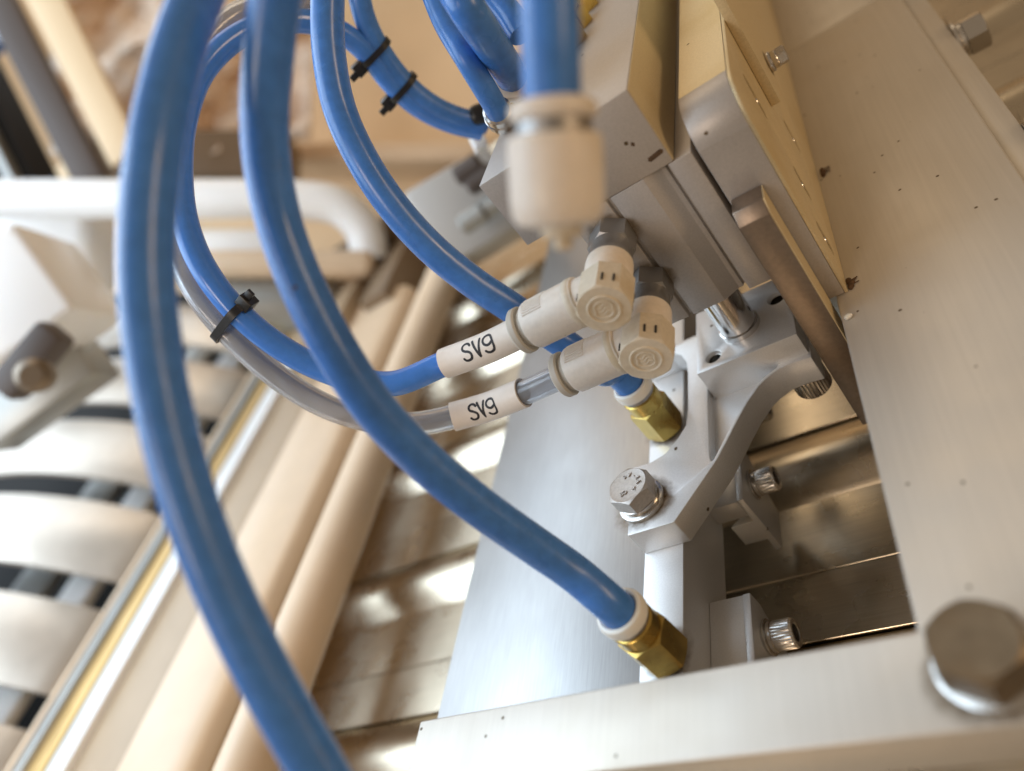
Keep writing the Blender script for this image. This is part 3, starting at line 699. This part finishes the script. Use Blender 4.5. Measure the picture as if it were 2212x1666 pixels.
tag(MB().prism(bar_(.18, 26, -22, 12), 'y', -260, 560).build('pale_bar', WHITEB, bevel=4, bseg=3), 'pale bar nearest the edge profile, seen through the guard gaps', 'bar')
tag(MB().prism(bar_(.40, 30, -30, 12), 'y', -260, 560).build('inner_beam', GREYB, bevel=2), 'grey beam farther left, seen through the guard gaps', 'beam')
tag(MB().prism(bar_(-.25, 420, -75, 30), 'y', -300, 600).build('dark_backing', BLACK), 'black slab standing in for the shaded interior behind the slotted guard', 'machine')  # black colour puts in the shade of the void behind the gaps

def cbox(u0, v0, u1, v1, dep, thick, ang=0.0):             # upright block of the neighbouring machine, turned about the view by ang degrees
    c = at((u0+u1)/2, (v0+v1)/2, dep+thick/2); s = dep/F
    hw, hh = (u1-u0)/2*s, (v1-v0)/2*s; a = math.radians(ang)
    ex = RIGHT*math.cos(a)+DOWN*math.sin(a); ey = -RIGHT*math.sin(a)+DOWN*math.cos(a)
    v = [c+ex*hw*i+ey*hh*j+FWD*thick/2*k for i in (-1, 1) for j in (-1, 1) for k in (-1, 1)]
    return MB().add(v, [(0, 1, 3, 2), (4, 6, 7, 5), (0, 4, 5, 1), (2, 3, 7, 6), (0, 2, 6, 4), (1, 5, 7, 3)])
wp = thing('white_pipe', 'overexposed white pipe crossing behind the blue tubes and bending down', 'pipe', at(390, 432, 650))
MB().sweep(spline([at(-120, 430, 640), at(150, 430, 640), at(450, 430, 640), at(640, 432, 642), at(735, 448, 645), at(785, 495, 650), at(800, 560, 655)], 10), 16.5, 32).build('pipe_body', WHITEB, wp, smooth=60)
tag(cbox(-80, 440, 235, 640, 690, 60).build('white_cover', WHITEB, bevel=14, bseg=4), 'broad overexposed white cover at the left edge below the horizontal beam', 'cover')
tag(cbox(380, 500, 640, 600, 660, 60).build('white_roller', WHITEB, bevel=18, bseg=4), 'white roller under the horizontal white beam', 'roller')
tag(cbox(395, 545, 820, 605, 630, 40).build('pale_bar', CREAM, bevel=9, bseg=3), 'pale bar just above the grey drum', 'bar')
tag(cbox(440, 595, 760, 720, 640, 80).build('grey_drum', GREYB, bevel=22, bseg=4), 'grey rounded drum below the pale bar', 'drum')
tag(cbox(-110, 555, 200, 790, 470, 70, -36).build('white_block', WHITEB, bevel=5, bseg=3), 'tilted white plastic block at the left edge', 'block')
ck = thing('clamp_lever', 'dark tilted lever with a brown knob on the white block', 'lever', at(90, 770, 450))
cbox(-20, 745, 160, 815, 446, 20, -50).build('lever_arm', DARKM, ck, bevel=4)
MB().lathe([(7, 0), (10, 2), (10, 12), (6, 16)], at(85, 812, 440), -FWD+RIGHT*.3, 28).build('knob', mat('brown_knob', (.22, .17, .12), .6, .4), ck)
tag(cbox(-60, 800, 240, 905, 520, 40, -36).build('grey_strut', GREYB, bevel=3), 'grey strut slanting below the white block', 'strut')
# upper left corner
pn = thing('cream_panel', 'cream upright panel with dark side in the top left corner', 'panel', at(120, 180, 760))
cbox(96, -260, 172, 385, 760, 14, -27).build('panel_face', mat('cream_panel_paint', (.78, .60, .38), 0, .5), pn, bevel=3)
cbox(22, -250, 88, 470, 775, 20, -27).build('panel_side', DARKM, pn, bevel=2)
fm = thing('neighbour_machine', 'dark machine frame with grey edge at the far left', 'frame', at(0, 300, 800))
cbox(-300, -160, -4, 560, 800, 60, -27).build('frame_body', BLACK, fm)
cbox(-5, 180, 12, 470, 780, 30, -27).build('grey_edge', GREYB, fm)
cbox(-60, 240, -38, 480, 784, 20, -27).build('blue_strip', BLUE, fm)
cbox(-150, 20, -70, 260, 782, 20, 50).build('blue_corner', BLUE, fm)
# crumpled sheet
n = 46; v = []; f = []
for j in range(n):
    for i in range(n):
        a, b_ = i/(n-1), j/(n-1)
        from mathutils import noise as NZ
        dz = 75*NZ.noise(Vector((a*5, b_*4+a*2, 1.3)))+40*NZ.noise(Vector((a*12+b_*5, b_*10, 4.1)))
        v.append(at(110+a*560, -120+b_*(450+30*math.sin(a*5)), 930+dz))
m = MB(); 
fr_ = [(j*n+i, j*n+i+1, (j+1)*n+i+1, (j+1)*n+i) for j in range(n-1) for i in range(n-1)]
bk = [p+FWD*6 for p in v]; N_ = n*n
m.add(v+bk, fr_+[tuple(q+N_ for q in x[::-1]) for x in fr_])
tag(m.build('crumpled_sheet', CLOTH, smooth=80), 'crumpled brown plastic sheet hanging in the blurred top left background', 'sheet')
tag(cbox(230, 300, 640, 400, 900, 80).build('brown_shelf', BROWNP, bevel=3), 'dark brown shelf under the crumpled sheet', 'shelf')
tag(cbox(560, 330, 1200, 372, 1000, 100).build('tan_shelf', CREAM, bevel=6), 'tan ledge line across the beige wall behind the tubes', 'ledge')
wl = cbox(-1500, -1400, 2600, 1500, 1150, 40).build('wall', WALL); struct(wl)
pl = thing('control_box', 'blurred grey panel with dark knobs left of the cylinder flange', 'panel', at(980, 460, 520))
cbox(905, 372, 1120, 560, 520, 60, -30).build('panel_body', mat('pale_grey_panel', (.55, .53, .50), .2, .5), pl, bevel=4)
for u, v_ in ((985, 385), (1010, 405), (995, 490), (1030, 465)):
    MB().lathe([(5, 0), (7, 2), (7, 18), (5, 20)], at(u, v_, 500), RIGHT-DOWN*.6-FWD*.3, 24).build('knob', DARKM if v_ < 450 else GREYB, pl)
tag(cbox(1018, 285, 1048, 325, 330, 12, -28).build('white_tab', WHITEB, bevel=1), 'small white tab left of the ribbed grey fitting', 'tab')
tag(cbox(1012, 232, 1062, 276, 290, 14, -20).build('black_plug', BLACKP, bevel=3, bseg=3), 'black plug where the tied pair of tubes ends', 'plug')

for o in bpy.data.objects:
    if '_o' in o: del o['_o']
